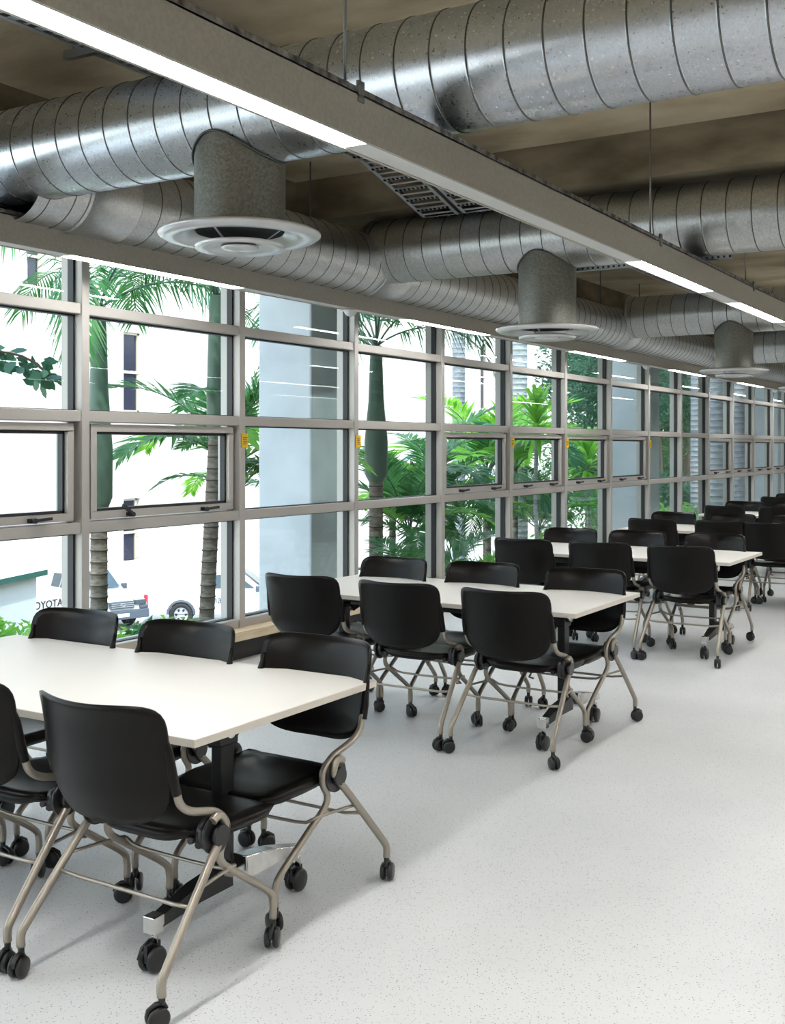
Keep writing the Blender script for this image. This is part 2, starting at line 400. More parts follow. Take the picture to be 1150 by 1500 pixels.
# domed sensors under the light by the window
for i, (y, d) in enumerate(((7.55, 'nearest the viewer'), (14.8, 'second along the light'), (22.3, 'farthest along the light'))):
    s = empty('ceiling_sensor', (-4.985, y, 2.70), label='small white domed sensor under the window side linear light, %s' % d, cat='sensor', group='domed sensors')
    q = MB(); q.lathe([(.0005, -.055), (.02, -.052), (.038, -.042), (.05, -.022), (.052, -.012)], 20); q.build('dome', 'white', s)
    q = MB(); q.lathe([(.052, -.014), (.062, -.012), (.062, 0), (.0005, 0)], 20); q.build('base', 'white', s)

# ---- ducts
def ribbed(L, r, pitch, rib=.0035, wid=.008):
    """tube along local Z with folded seams"""
    prof = [(r, 0)]; mis = []
    z = pitch*.5
    while z < L-.02:
        prof += [(r, z-wid/2-.004), (r, z-wid/2), (r+rib, z-wid*.2), (r+rib, z+wid*.2), (r, z+wid/2), (r, z+wid/2+.004)]; mis += [0, 0, 1, 1, 1, 0]
        z += pitch
    prof.append((r, L)); mis.append(0)
    mb = MB(); mb.lathe(prof, 56, mis=mis); return mb
ROTX = Matrix.Rotation(PI/2, 4, 'Y')
def x_duct(y, zc, r, x0, x1, pitch, m, label):
    t = empty('air_duct', (x0, y, zc), label=label, cat='duct', group='galvanised ducts crossing the room')
    b_ = ribbed(x1-x0, r, pitch); o = b_.build('duct_run', [m, 'seam'], t); o.rotation_euler = (0, PI/2, 0)
    q = MB(); q.lathe([(.001, .012), (r-.02, .012), (r-.02, -.0), (r+.012, .0), (r+.012, .03), (r, .035)], 48); o = q.build('end_collar', m, t); o.rotation_euler = (0, PI/2, 0)
    for xx in (4.9, 8.3):
        q = MB()
        for s_ in (-1, 1): q.cyl((xx, s_*(r+.02), 0), (xx, s_*(r+.02), ZC-zc), .005, 6)
        q.lathe([(r+.010, -.012), (r+.010, .012), (r+.013, .012), (r+.013, -.012)], 40, M4=Matrix.Translation((xx, 0, 0)) @ ROTX, closed=True)
        q.build('hanger', 'rod', t)
    return t
x_duct(4.2, 3.18, .25, -5.12, 5.6, .165, 'galv', 'large round galvanised duct nearest the viewer, sweeping across the top right corner')
x_duct(7.75, 3.165, .25, -4.88, 5.6, .165, 'galv_dull', 'round galvanised duct second from the viewer, just past the concrete downstand')
x_duct(13.4, 3.19, .25, -4.72, 5.6, .165, 'galv_dull', 'round galvanised duct third from the viewer, its open left end in sight')
x_duct(17.3, 3.10, .25, -4.72, 5.6, .165, 'galv_dull', 'round galvanised duct farthest down the room at the right edge')
t = empty('air_duct', (-4.93, 4.15, 3.07), label='long narrow ribbed duct running beside the window wall behind the linear light', cat='duct')
q = ribbed(29, .245, .165, .0035, .007); o = q.build('duct_run', ['galv_dull', 'seam'], t); o.rotation_euler = (-PI/2, 0, 0)
for yy in (.45-3.1+.1, 7.75-7.15, 13.4-7.15):
    q = MB(); q.lathe([(.247, -.2), (.258, -.195), (.258, -.185), (.252, -.18), (.252, .18), (.258, .185), (.258, .195), (.247, .2)], 48); o = q.build('joint_collar', 'galv_dull', t); o.rotation_euler = (-PI/2, 0, 0); o.location = (0, yy+3.1, 0)
for i, (x, yy) in enumerate(((-4.93, 3.2), (-4.93, 4.7), (-4.93, 9.0))):
    q = MB(); q.cyl((0, yy+3, .24), (0, yy+3, ZC-3.07), .006, 8); q.build('hanger', 'rod', t)

def diffuser(x, y, zduct, r, zr, rd, rn, label):
    t = empty('ceiling_diffuser', (x, y, zr), label=label, cat='diffuser', group='round diffusers under the cross ducts')
    # neck, cut at the top to the round of the duct
    n = 48; vs = []; fs = []; K = 8
    for i in range(K+1):
        for k in range(n):
            a = 2*PI*k/n; yy = rn*math.sin(a); top = zduct - math.sqrt(max(r*r-yy*yy, .0001)) - zr
            z0 = .01; vs.append((rn*math.cos(a), yy, z0 + (top-z0)*i/K))
    fs = [(i*n+k, i*n+(k+1) % n, (i+1)*n+(k+1) % n, (i+1)*n+k) for i in range(K) for k in range(n)]
    q = MB(); q.add(vs, fs, 0, True)
    q.build('neck', 'galv_drop', t)
    pts = [Vector(v)*1 for v in vs[-n:]]; pts = [Vector((p.x*1.03, p.y*1.03, p.z-.004)) for p in pts]; pts.append(pts[0])
    q = MB(); q.tube(pts, .006, 6, caps=False); q.build('saddle_seam', 'seam', t)
    # dish: shallow pan flared to the rim, open in the middle
    q = MB(); q.lathe([(rn*.97, .012), (rn*1.02, .02), (rd*.7, .012), (rd*.96, .006), (rd, -.004), (rd*.995, -.014), (rd*.93, -.03), (rd*.80, -.03), (rd*.70, -.012), (rn*.98, .004)], 64, closed=True)
    q.build('dish', 'dish', t)
    q = MB(); q.lathe([(rn*.96, .0), (rn*.9, .012), (.001, .014)], 48); q.build('throat', 'blackgap', t)
    q = MB(); q.lathe([(rn*.98, -.068), (rn*1.0, -.060), (rn*.78, -.048), (rn*.5, -.040), (.16*rd, -.052), (.12*rd, -.06), (rn*.5, -.062), (rn*.78, -.072), (rn*.97, -.08)], 48, closed=True)
    q.build('inner_cone', 'dish', t)
    q = MB(); q.lathe([(.001, -.088), (.10*rd, -.088), (.20*rd, -.080), (.24*rd, -.07), (.2*rd, -.062), (.001, -.058)], 32); q.build('centre_disc', 'dish', t)
    for k in range(3):
        a = k*2*PI/3+.5; q = MB(); q.bar((rn*.5*math.cos(a), rn*.5*math.sin(a), -.05), (rn*.9*math.cos(a), rn*.9*math.sin(a), .012), .012, .004); q.build('bracket', 'dish', t)
    return t
diffuser(-3.40, 4.2, 3.18, .25, 2.615, .385, .215, 'large round white diffuser nearest the viewer, under the front cross duct')
diffuser(-3.37, 7.75, 3.165, .25, 2.478, .380, .213, 'round white diffuser second from the viewer, mid picture')
diffuser(-3.46, 13.4, 3.19, .25, 2.505, .395, .215, 'round white diffuser third from the viewer, under the cut ended duct')
diffuser(-3.42, 17.3, 3.10, .25, 2.48, .39, .215, 'round white diffuser cut off by the right edge of the picture')

# ---- cable tray above the ducts, dipping under the downstand
def tray(x0, x1, label):
    path = [(-3, 3.60), (6.55, 3.60), (7.42, 3.36), (7.8, 3.43), (8.9, 3.43), (9.5, 3.60), (19.2, 3.60)]
    t = empty('cable_tray', (x0, -3, 3.6), label=label, cat='cable tray', group='cable trays')
    def P(x, yz): return (x-x0, yz[0]+3, yz[1]-3.6)
    q = MB()
    for a, b_ in zip(path[:-1], path[1:]):
        for x in (x0, x1): q.bar(P(x, a), P(x, b_), .006, .05)
        for x in (x0+.012, x1-.012): q.bar(P(x, (a[0], a[1]-.024)), P(x, (b_[0], b_[1]-.024)), .03, .003)
    q.build('side_rail', 'tray', t)
    q = MB(); h = MB()
    for a, b_ in zip(path[:-1], path[1:]):
        L = math.hypot(b_[0]-a[0], b_[1]-a[1]); nn = max(1, int(L/.08))
        for i in range(nn):
            f = (i+.5)/nn; y = a[0]+(b_[0]-a[0])*f; z = a[1]+(b_[1]-a[1])*f-.022
            d = ((b_[0]-a[0])/L, (b_[1]-a[1])/L)
            q.bar((0, y+3, z-3.6), (x1-x0, y+3, z-3.6), .05 if i % 2 else .02, .004, up=(0, -d[1], d[0]))
            if i % 2 and 6 < y < 9.6:
                for k in range(int((x1-x0)/.035)):
                    h.box(.02+k*.035, .032+k*.035, y+3-.012, y+3+.012, z-3.6-.012, z-3.6-.0035)
    q.build('rungs', 'tray', t); h.build('slots', 'blackgap', t)
    return t
tray(-4.24, -3.94, 'slotted cable tray above the ducts, the one on the window side')
tray(-3.90, -3.60, 'slotted cable tray above the ducts, the one beside the long light')
t = empty('strut_bracket', (-4.35, 4.0, 3.545), label='dark steel strut carrying the cable trays at top left', cat='bracket', group='tray brackets')
q = MB(); q.box(0, .8, -.02, .02, 0, .005); q.box(0, .8, -.02, -.016, 0, .04); q.box(0, .8, .016, .02, 0, .04); q.box(.03, .8, -.035, -.02, -.012, .0); q.build('channel', 'rod', t)
q = MB(); q.cyl((.05, 0, .02), (.05, 0, ZC-3.545), .006, 8); q.cyl((.77, 0, .02), (.77, 0, ZC-3.545), .006, 8); q.build('rods', 'rod', t)
t2 = empty('strut_bracket', (-4.35, 10.6, 3.545), label='dark steel strut carrying the cable trays past the second duct', cat='bracket', group='tray brackets')
for c in list(t.children):
    d = c.copy(); C.objects.link(d); d.parent = t2
# perforated angle under the second duct
t = empty('perforated_angle', (-3.25, 7.9, 2.905), label='perforated zinc angle strip along the underside of the second duct', cat='bracket')
q = MB(); q.box(0, 1.2, -.02, .02, 0, .003); q.box(0, 1.2, -.02, -.017, 0, .03); q.build('strip', 'tray', t)
q = MB()
for k in range(30): q.box(.02+k*.04, .035+k*.04, -.0215, -.0195, .008, .022)
q.build('holes', 'blackgap', t)

# ------------------------------------------------------------------ tables
TX0, TX1 = -4.17, -2.222
def make_table():
    L = TX1-TX0; W = 1.0
    t = empty('folding_table', (TX0, 0, 0))
    q = MB(); q.box(0, L, 0, W, .716, .74); q.build('tabletop', 'top', t, bevel=.002)
    q = MB(); q.box(-.002, L+.002, -.002, 0, .7155, .7385); q.box(-.002, L+.002, W, W+.002, .7155, .7385); q.box(-.002, 0, 0, W, .7155, .7385); q.box(L, L+.002, 0, W, .7155, .7385)
    q.build('edging', 'edge', t)
    q = MB(); q.bar((.3, .42, .655), (L-.27, .42, .655), .05, .06); q.box(.22, .30, .12, .88, .68, .716); q.box(L-.30, L-.22, .12, .88, .68, .716)
    q.bar((.3, .16, .695), (L-.27, .16, .695), .03, .03); q.build('underframe', 'blackmetal', t)
    for s, x in ((1, L-.19), (-1, .19)):
        x -= s*.05; g = MB(); g.box(x-.022, x+.022, .38, .45, .17, .62); g.box(x-.028, x+.028, .365, .465, .60, .70)
        g.build('post', 'blackmetal', t, bevel=.006)
        g = MB(); g.bar((x-.05*s, .415, .60), (x-.16*s, .56, .715), .02, .05); g.cyl((x-.05, .415, .655), (x+.05, .415, .655), .03, 16); g.build('tilt_bracket', 'blackmetal', t)
        MB().cyl((x+.035*s, .40, .655), (x+.052*s, .40, .655), .024, 12).build('tilt_bolt', 'polished', t)
        x += s*.045
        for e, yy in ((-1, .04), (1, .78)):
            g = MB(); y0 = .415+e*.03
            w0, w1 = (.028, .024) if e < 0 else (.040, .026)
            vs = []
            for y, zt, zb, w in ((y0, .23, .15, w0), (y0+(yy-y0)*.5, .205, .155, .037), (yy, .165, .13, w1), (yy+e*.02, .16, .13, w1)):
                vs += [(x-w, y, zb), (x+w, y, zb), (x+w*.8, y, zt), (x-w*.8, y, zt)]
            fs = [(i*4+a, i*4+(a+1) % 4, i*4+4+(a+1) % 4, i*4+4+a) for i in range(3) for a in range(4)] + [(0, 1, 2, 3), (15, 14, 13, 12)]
            g.add(vs, fs); ft = g.build('foot', 'polished' if e > 0 else 'blackmetal', t, bevel=.004)  # near foot black: dark reflection in polished metal put into its colour
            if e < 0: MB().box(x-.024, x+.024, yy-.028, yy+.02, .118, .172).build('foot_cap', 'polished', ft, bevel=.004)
            g = MB(); g.cyl((x, yy, .085), (x, yy, .135), .011, 10); cst = g.build('caster_stem', 'polished', t)
            g = MB()
            for o in (-.017, .017): g.lathe([(.001, -.010), (.030, -.010), (.038, -.007), (.041, 0), (.038, .007), (.030, .010), (.001, .010)], 24, M4=Matrix.Translation((x+o, yy-.01, .041)) @ ROTX)
            g.tube([(x-.02, yy-.05, .045), (x-.02, yy-.035, .075), (x-.02, yy, .088), (x-.02, yy+.02, .08)], .006, 6); g.box(x-.006, x+.006, yy-.04, yy+.02, .035, .088)
            g.build('caster', 'caster', t)
    return t

# ------------------------------------------------------------------ chairs (faces +Y; origin below the rear casters)
def caster(x, y, parent, ang):
    Mx = Matrix.Translation((x, y, .033)) @ Matrix.Rotation(ang, 4, 'Z')
    g = MB()
    for o in (-.0135, .0135):
        g.lathe([(.001, -.010), (.022, -.010), (.030, -.007), (.033, 0), (.030, .007), (.022, .010), (.001, .010)], 22, M4=Mx @ Matrix.Translation((o, -.012, 0)) @ ROTX)
    prof = [Mx @ Vector((0, yy, zz)) for yy, zz in ((-.042, .006), (-.038, .024), (-.018, .036), (.004, .036), (.012, .02))]
    g.tube(prof, .008, 6); g.tube([Mx @ Vector((0, 0, .02)), Mx @ Vector((0, 0, .062))], .010, 10)
    return g.build('caster', 'caster', parent)
def make_chair(angs):
    t = empty('nesting_chair')
    # seat: moulded pan
    NX, NY = 18, 16; top = []; bot = []
    for j in range(NY+1):
        v = j/NY
        for i in range(NX+1):
            u = i/NX*2-1
            # superellipse mapping of the square on a rounded seat outline
            yy = v*2-1
            e = 5.0
            k = 1/max((abs(u)**e+abs(yy)**e)**(1/e), 1e-6)*max(abs(u), abs(yy)) if (u or yy) else 1
            px = u*k; py = yy*k
            hw = .232 - .012*(py < 0)*abs(py) + .004*py
            X = px*hw; Y = .405 + py*.225
            z = .462 - .012*(1-px*px)*(1-py*py)*1.4 - .030*max(0, py-.35)**1.6*1.5 + .012*max(0, -py-.4) 
            edge = max(abs(px), abs(py)); z -= .02*max(0, edge-.86)/.14*max(0, edge-.86)/.14
            top.append((X, Y, z)); bot.append((X*.94, .405+(Y-.405)*.94, z-.026-.010*(1-edge)))
    n1 = NX+1
    fs = [(j*n1+i, j*n1+i+1, (j+1)*n1+i+1, (j+1)*n1+i) for j in range(NY) for i in range(NX)]
    g = MB(); o = len(top); g.add(top+bot, fs+[(a+o, d+o, c+o, b_+o) for a, b_, c, d in fs], 0, True)
    ring = [i for i in range(n1)] + [j*n1+NX for j in range(1, NY+1)] + [NY*n1+i for i in range(NX-1, -1, -1)] + [j*n1 for j in range(NY-1, 0, -1)]
    g.f += [(ring[k], ring[(k+1) % len(ring)], ring[(k+1) % len(ring)]+o, ring[k]+o) for k in range(len(ring))]; g.mi += [0]*len(ring); g.sm += [True]*len(ring)
    g.build('seat', 'plastic', t)
    # backrest: curved shell, taller than the sleeves, rounded at the corners
    NX, NY = 22, 16
    def back(u, v, off):
        # v 0 bottom .. 1 top ; outline
        hw = .262 - .022*(1-v)
        e = 6.5 if v > .5 else 3.4
        y2 = v*2-1
        k = max(abs(u), abs(y2))/max((abs(u)**e+abs(y2)**e)**(1/e), 1e-6) if (u or y2) else 1
        px, pz = u*k, y2*k
        zc, zh = .690, .182
        Z = zc + pz*zh + .012*px*px*max(0, pz)
        X = px*hw
        bow = .072*(1-px*px)
        Y = .100 - bow - .055*((Z-.51)/.36) + .018*max(0, .6-Z)/.1 + off
        Y -= .022*max(0, (pz-.55)/.45)**2*(1-.6*px*px)
        return (X, Y, Z)
    n1 = NX+1; fr_ = []; bk = []
    for j in range(NY+1):
        for i in range(NX+1):
            u = i/NX*2-1; v = j/NY; ed = max(abs(u), abs(v*2-1)); th = .008*(1-.5*max(0, ed-.85)/.15)
            fr_.append(back(u, v, th)); bk.append(back(u, v, -th))
    fs = [(j*n1+i, j*n1+i+1, (j+1)*n1+i+1, (j+1)*n1+i) for j in range(NY) for i in range(NX)]
    g = MB(); o = len(fr_); g.add(fr_+bk, fs+[(a+o, d+o, c+o, b_+o) for a, b_, c, d in fs], 0, True)
    ring = [i for i in range(n1)] + [j*n1+NX for j in range(1, NY+1)] + [NY*n1+i for i in range(NX-1, -1, -1)] + [j*n1 for j in range(NY-1, 0, -1)]
    g.f += [(ring[k], ring[(k+1) % len(ring)], ring[(k+1) % len(ring)]+o, ring[k]+o) for k in range(len(ring))]; g.mi += [0]*len(ring); g.sm += [True]*len(ring)
    for s in (-1, 1):      # moulded sleeves that take the tubes
        g.tube([(s*.250, .098, .612), (s*.250, .085, .66), (s*.248, .070, .74), (s*.243, .052, .80)], .015, 10, rads=[.0165, .016, .013, .006])
    g.build('backrest', 'plastic', t)
    for s in (-1, 1):
        g = MB(); p = smooth_path([(s*.29, 0, .088), (s*.29, 0, .125), (s*.287, .028, .165), (s*.270, .205, .365), (s*.264, .262, .425), (s*.262, .292, .462), (s*.262, .286, .495), (s*.262, .262, .508), (s*.262, .24, .498)], 5)
        g.tube(p, .0135, 10); g.build('rear_leg', 'tube', t)
        g = MB(); p = smooth_path([(s*.225, .57, .088), (s*.225, .57, .14), (s*.226, .545, .185), (s*.232, .40, .285), (s*.236, .315, .345), (s*.238, .300, .385), (s*.238, .325, .43), (s*.239, .322, .475), (s*.241, .27, .515), (s*.246, .165, .545), (s*.250, .115, .580), (s*.250, .098, .63)], 5)
        g.tube(p, .0125, 10); g.build('front_leg', 'tube', t)
        g = MB(); g.cyl((s*.245, .268, .45), (s*.256, .268, .45), .058, 28); g.cyl((s*.215, .268, .45), (s*.246, .268, .45), .05, 28); g.cyl((s*.256, .268, .45), (s*.277, .268, .45), .032, 20)
        g.tube([(s*.225, .22, .425), (s*.205, .25, .435), (s*.2, .45, .432)], .012, 8)
        g.build('hinge', 'caster', t)
    g = MB(); g.tube(smooth_path([(-.272, .17, .325), (-.24, .35, .325), (-.225, .375, .318), (-.16, .375, .30), (.16, .375, .30), (.225, .375, .318), (.24, .35, .325), (.272, .17, .325)], 3), .006, 8)
    g.tube([(-.278, .13, .285), (-.2, .14, .275), (.2, .14, .275), (.278, .13, .285)], .0065, 8)
    g.tube([(.2, .36, .30), (.20, .40, .275), (.17, .405, .27)], .006, 8)
    g.build('stretcher', 'tube', t)
    g = MB(); g.bar((-.22, .30, .425), (.22, .30, .425), .03, .015); g.bar((-.2, .52, .415), (.2, .52, .415), .03, .012); g.tube([(-.19, .22, .432), (-.19, .58, .415)], .011, 8); g.tube([(.19, .22, .432), (.19, .58, .415)], .011, 8)
    g.build('seat_frame', 'blackmetal', t)
    for (x, y), a in zip(((-.29, 0), (.29, 0), (-.225, .57), (.225, .57)), angs): caster(x, y, t, a)
    return t

table0 = make_table(); index_kids(table0)
variants = [make_chair(a) for a in ((.3, -.5, 1.1, .5), (-.7, .9, -.2, 1.6), (1.5, .2, .6, -.9))]
for v in variants: index_kids(v)
used = set()
def inst(src):
    if id(src) not in used: used.add(id(src)); return src
    return copy_tree(src)
trow = ['nearest', 'second nearest', 'third nearest', 'fourth nearest', 'fifth nearest', 'farthest']
TY = [2.535, 5.47, 8.48, 11.45, 14.4, 17.35]
present = {0: {'n': [0, 1, 2], 'f': [0, 1, 2]}, 1: {'n': [0, 1, 2], 'f': [0, 1, 2]}, 2: {'n': [0, 1, 2], 'f': [0, 1, 2]},
           3: {'n': [0, 1, 2], 'f': [0, 1, 2]}, 4: {'n': [1, 2], 'f': [1, 2]}, 5: {'n': [2], 'f': [2]}}
NX_ = [-2.47, -3.12, -3.78]; FX_ = [-2.50, -3.18, -3.83]
pos = ['aisle end', 'middle', 'window end']
ci = 0
for i, ty in enumerate(TY):
    t = inst(table0); t.location = (TX0, ty, 0)
    tag(t, 'white topped rectangular folding table on casters, %s of the row' % (trow[i] if i < 5 else 'farthest one visible'), 'table', 'white tables in a row')
    for side in 'nf':
        for k in present[i][side]:
            jit = ((ci*37) % 11 - 5)/5.; ch = inst(variants[(ci*2+i) % 3]); ci += 1
            if side == 'n':
                x = NX_[k] + ([.03]*3, [-.05]*3, [-.06, -.05, -.02], [-.1, .07, .05], [0]*3, [0]*3)[i][k] + jit*.008; y = ty - .19 - (i > 0)*.06 + jit*.012; rz = jit*.02
                ch.location = (x, y, 0); ch.rotation_euler = (0, 0, rz)
                lab = 'black chair, back to the viewer, near side of the %s table, %s' % (trow[i], pos[k])
            else:
                x = FX_[k] + ([.02, .05, .05], [-.01]*3, [-.1, -.09, -.06], [-.05]*3, [0]*3, [0]*3)[i][k] - jit*.008; y = ty + 1.03 + (i == 1)*-.12 + jit*.012; rz = PI + jit*.03
                ch.location = (x, y, 0); ch.rotation_euler = (0, 0, rz)
                lab = 'black chair facing the viewer, far side of the %s table, %s' % (trow[i], pos[k])
            tag(ch, lab, 'chair', 'black chairs on casters around the tables')

# ------------------------------------------------------------------ outside
ZG = -4.2
g = MB(); g.box(-60, XW-.5, -10, 110, ZG-.2, ZG); g.build('ground', 'pave', kind='structure')
g = MB()   # planted bank beside the building
xs = [XW-.15, -7.0, -9.5, -12.5, -14.5]; zs = [-.95, -1.0, -1.5, -3.2, -4.18]
ys = [y*2.0-4 for y in range(0, 36)]
vs = [(x, y, z + .12*math.sin(y*1.7+x)) for y in ys for x, z in zip(xs, zs)]
fs = [(j*5+i, j*5+i+1, (j+1)*5+i+1, (j+1)*5+i) for j in range(len(ys)-1) for i in range(4)]
g.add(vs, fs, 0, True); g.build('garden_bed', 'soil', kind='structure')

for i, y in enumerate((8.72, 18.4, 28.1)):
    d = ['nearest, left of centre', 'second, right of centre', 'third, near the right edge'][i]
    t = empty('concrete_column', (-6.5, y+.35, ZG), label='square pale concrete column outside the windows, %s' % d, cat='column', group='columns outside the windows')
    MB().box(-.33, .30, -.35, .35, -.3, ZC-ZG+.01).build('shaft', 'colcon', t, bevel=.02)
    g = MB(); g.cyl((.12, .45, 0), (.12, .45, ZC-ZG), .075, 16)
    for zz in (1.5, 3.5, 5.28, 6.5): g.cyl((.12, .45, zz), (.12, .45, zz+.05), .085, 16)
    g.build('downpipe', 'pvc', t)

# stone building far behind
XB = -33.0
t = empty('stone_building', (XB, 20, ZG), label='tall pale sandstone building with narrow dark sash windows beyond the car park', cat='building')
wins = []
def bwin(u0, u1, v0, v1):
    # rectangle of the facade behind picture box
    def yz(u, v):
        q = (u-575)/F; y = -XB*(math.cos(TH)+q*math.sin(TH))/(math.sin(TH)-q*math.cos(TH)); D = y*math.cos(TH)-XB*math.sin(TH)
        return y, CH-(v-655)*D/F
    a, z1 = yz(u0, v0); b_, z0 = yz(u1, v1); zc1 = yz((u0+u1)/2, v0)[1]; zc0 = yz((u0+u1)/2, v1)[1]
    return a, b_, zc0, zc1
for b_ in ((181, 206, 487, 604), (181, 203, 730, 830), (628, 641, 515, 640), (704, 712, 505, 600), (181, 206, 250, 370), (40, 62, 330, 420)):
    wins.append(bwin(*b_))
# wall with openings: split in vertical strips around each window column
cols = {}
for a, b_, z0, z1 in wins: cols.setdefault(round(a*2)/2, []).append((a, b_, z0, z1))
g = MB(); cur = 5.
for key in sorted(cols):
    ws = sorted(cols[key], key=lambda w: w[2]); a = min(w[0] for w in ws); b_ = max(w[1] for w in ws)
    g.box(-.8, 0, cur-20, a-20, 0, 20); z = 0
    for w in ws:
        g.box(-.8, 0, a-20, b_-20, z, w[2]-ZG); z = w[3]-ZG
    g.box(-.8, 0, a-20, b_-20, z, 20); cur = b_
g.box(-.8, 0, cur-20, 85, 0, 20)
g.build('facade', 'stone', t)
for a, b_, z0, z1 in wins:
    q = MB(); q.box(-.30, -.18, a-20, b_-20, z0-ZG, z1-ZG)
    f = q.build('window', 'bwin', t)
    q = MB(); w = .09; q.box(-.20, -.10, a-20, a-20+w, z0-ZG, z1-ZG); q.box(-.20, -.10, b_-20-w, b_-20, z0-ZG, z1-ZG); q.box(-.20, -.10, a-20, b_-20, z1-ZG-w, z1-ZG); q.box(-.20, -.10, a-20, b_-20, z0-ZG, z0-ZG+w)
    zm = (z0+z1)/2-ZG; q.box(-.20, -.08, a-20, b_-20, zm-.05, zm+.05); q.build('sash_frame', 'bwinframe', f)
    q = MB(); q.box(0, .22, a-20.3, b_-19.7, z0-ZG-.28, z0-ZG); q.build('sill', 'stone', f)
for yy in (44., 53, 61.5, 69):
    q = MB(); q.box(0, .5, yy-20, yy-18.7, 0, 20); q.build('pilaster', 'stone', t)
q = MB(); q.box(0, .35, -15, 85, 0, 1.2); q.build('plinth', 'stone', t)

# ---- palms
def frond_mesh(name, L, nl, ll, w, a0, curl, seed, m, hang=.2, stemw=.014):
    rr = random.Random(seed); g = MB(); pts = []; p = Vector((0, 0, 0)); a = a0; n = 18
    for i in range(n+1):
        pts.append(p.copy()); p = p + Vector((math.cos(a), 0, math.sin(a)))*L/n; a -= curl/n*(1+.8*i/n)
    g.tube(pts, .012, 5, 1, rads=[stemw*(1-.85*i/n)+.002 for i in range(n+1)])
    for i in range(nl):
        f = .16 + .84*i/(nl-1); k = f*n; i0 = min(int(k), n-1); q = pts[i0].lerp(pts[i0+1], k-i0); d = (pts[i0+1]-pts[i0]).normalized()
        length = ll*(math.sin(PI*min(1, .12+.80*f))**.7)*(.85+.3*rr.random())
        up = Vector((0, 1, 0)).cross(d) * -1
        for s in (-1, 1):
            fw = .45+.75*f + rr.uniform(-.12, .12)
            dr = (Vector((0, s, 0)) + d*fw + up*(.28 + rr.uniform(-.15, .15))).normalized()
            side = d.cross(dr).cross(dr).normalized()*w*.5*(.8+.4*rr.random())
            b0 = q; m1 = q + dr*length*.45 - Vector((0, 0, hang*.25*length)); e = q + dr*length*.95 - Vector((0, 0, hang*length*(1+rr.random())))
            g.add([b0-side*.4, b0+side*.4, m1+side, m1-side, e], [(0, 1, 2, 3), (3, 2, 4)], 0)
    return g.mesh(name, [m, 'shaft'])
FR = {
 'arch': [frond_mesh('arching frond', 2.4, 38, .62, .030, R(62), R(95), 1, 'frond', .35), frond_mesh('arching frond', 2.2, 34, .58, .030, R(40), R(85), 2, 'frond', .5), frond_mesh('arching frond', 2.5, 38, .6, .030, R(75), R(120), 3, 'frond_blue', .4)],
 'clump': [frond_mesh('feather frond', 2.0, 40, .55, .05, R(70), R(75), 4, 'frond', .12), frond_mesh('feather frond', 1.8, 36, .5, .05, R(50), R(70), 5, 'frond_light', .12), frond_mesh('feather frond', 2.1, 40, .55, .05, R(80), R(60), 6, 'frond', .1), frond_mesh('feather frond', 1.7, 34, .5, .055, R(30), R(60), 7, 'frond', .2)],
 'light': [frond_mesh('light frond', 2.0, 42, .7, .05, R(70), R(55), 8, 'frond_light', .05), frond_mesh('light frond', 1.8, 38, .7, .05, R(50), R(60), 9, 'frond_light', .1), frond_mesh('light frond', 2.0, 38, .6, .05, R(60), R(80), 10, 'frond_blue', .1)],
}
def trunk_mb(h, r0, r1, ring, lean=(0, 0), n=14, fl=1.07):
    prof = []; mis = []; z = 0
    q = MB(); pts = []; rads = []
    k = int(h/ring)
    vs = []
    prof = []
    for i in range(k):
        z = i*ring; r = r0+(r1-r0)*z/h
        prof += [(r, z), (r*.99, z+ring*.86), (r*fl, z+ring*.89), (r*fl, z+ring*.97)]; mis += [0, 1, 1, 0]
    prof.append((r1, h)); q.lathe(prof, n, mis=mis)
    q.v = [(x+lean[0]*(z/h)**1.3, y+lean[1]*(z/h)**1.3, z) for x, y, z in q.v]
    return q
def palm(u, D, ztop, tr, shaft_h, nfr, kinds, label, seed, scale=1., lean=(0, 0), tm='trunk', cs=1.35, group=None, name='palm_tree', zb=-2.4, ring=.13, spread=(0, 2*PI)):
    rr = random.Random(seed); x, y = spot(u, D)
    t = empty(name, (x, y, zb), label=label, cat='palm tree' if name != 'palm_clump' else 'palm', group=group)
    h = ztop-zb-shaft_h
    trunk_mb(h, tr*1.08, tr*.95, ring, lean, fl=1.018 if tm == 'trunk_grey' else 1.07).build('trunk', [tm, 'ring_grey' if tm == 'trunk_grey' else 'ring'], t)
    if shaft_h > 0:
        q = MB(); H = shaft_h; q.lathe([(tr*.98, 0), (tr*cs, H*.06), (tr*cs*1.02, H*.3), (tr*1.08, H*.6), (tr*.92, H*.85), (tr*.75, H)], 20)
        q.v = [(a+lean[0], b_+lean[1], c+h) for a, b_, c in q.v]; q.build('crownshaft', 'shaft', t)
    for i in range(nfr):
        a = spread[0] + (spread[1]-spread[0])*(i+rr.uniform(-.3, .3))/nfr
        me = kinds[i % len(kinds)]
        put(me, 'frond', t, (lean[0], lean[1], h+shaft_h-.05*rr.random()), (rr.uniform(-.12, .12), rr.uniform(-.25, .2), a), scale*rr.uniform(.85, 1.12))
    return t
A, B, LT = FR['arch'], FR['clump'], FR['light']
DB = 12.6
palm(145, DB, 3.15, .096, 2.25, 8, A, 'palm with thick green crownshaft directly behind the leftmost window upright', 11, .95, cs=1.55)
palm(293, DB, 3.30, .085, 1.6, 8, A, 'slim leaning palm behind the second window bay, in front of the white car', 12, .9, lean=(.12, .13), cs=1.2)
palm(551, 14.5, 2.9, .092, 1.75, 10, A, 'palm with green crownshaft just right of the first concrete column', 13, .95, cs=1.6)
palm(347, 15.2, 1.0, .05, 0, 11, B, 'low feathery palm between the slim palm and the first concrete column', 14, .80, name='palm_clump', ring=.2)
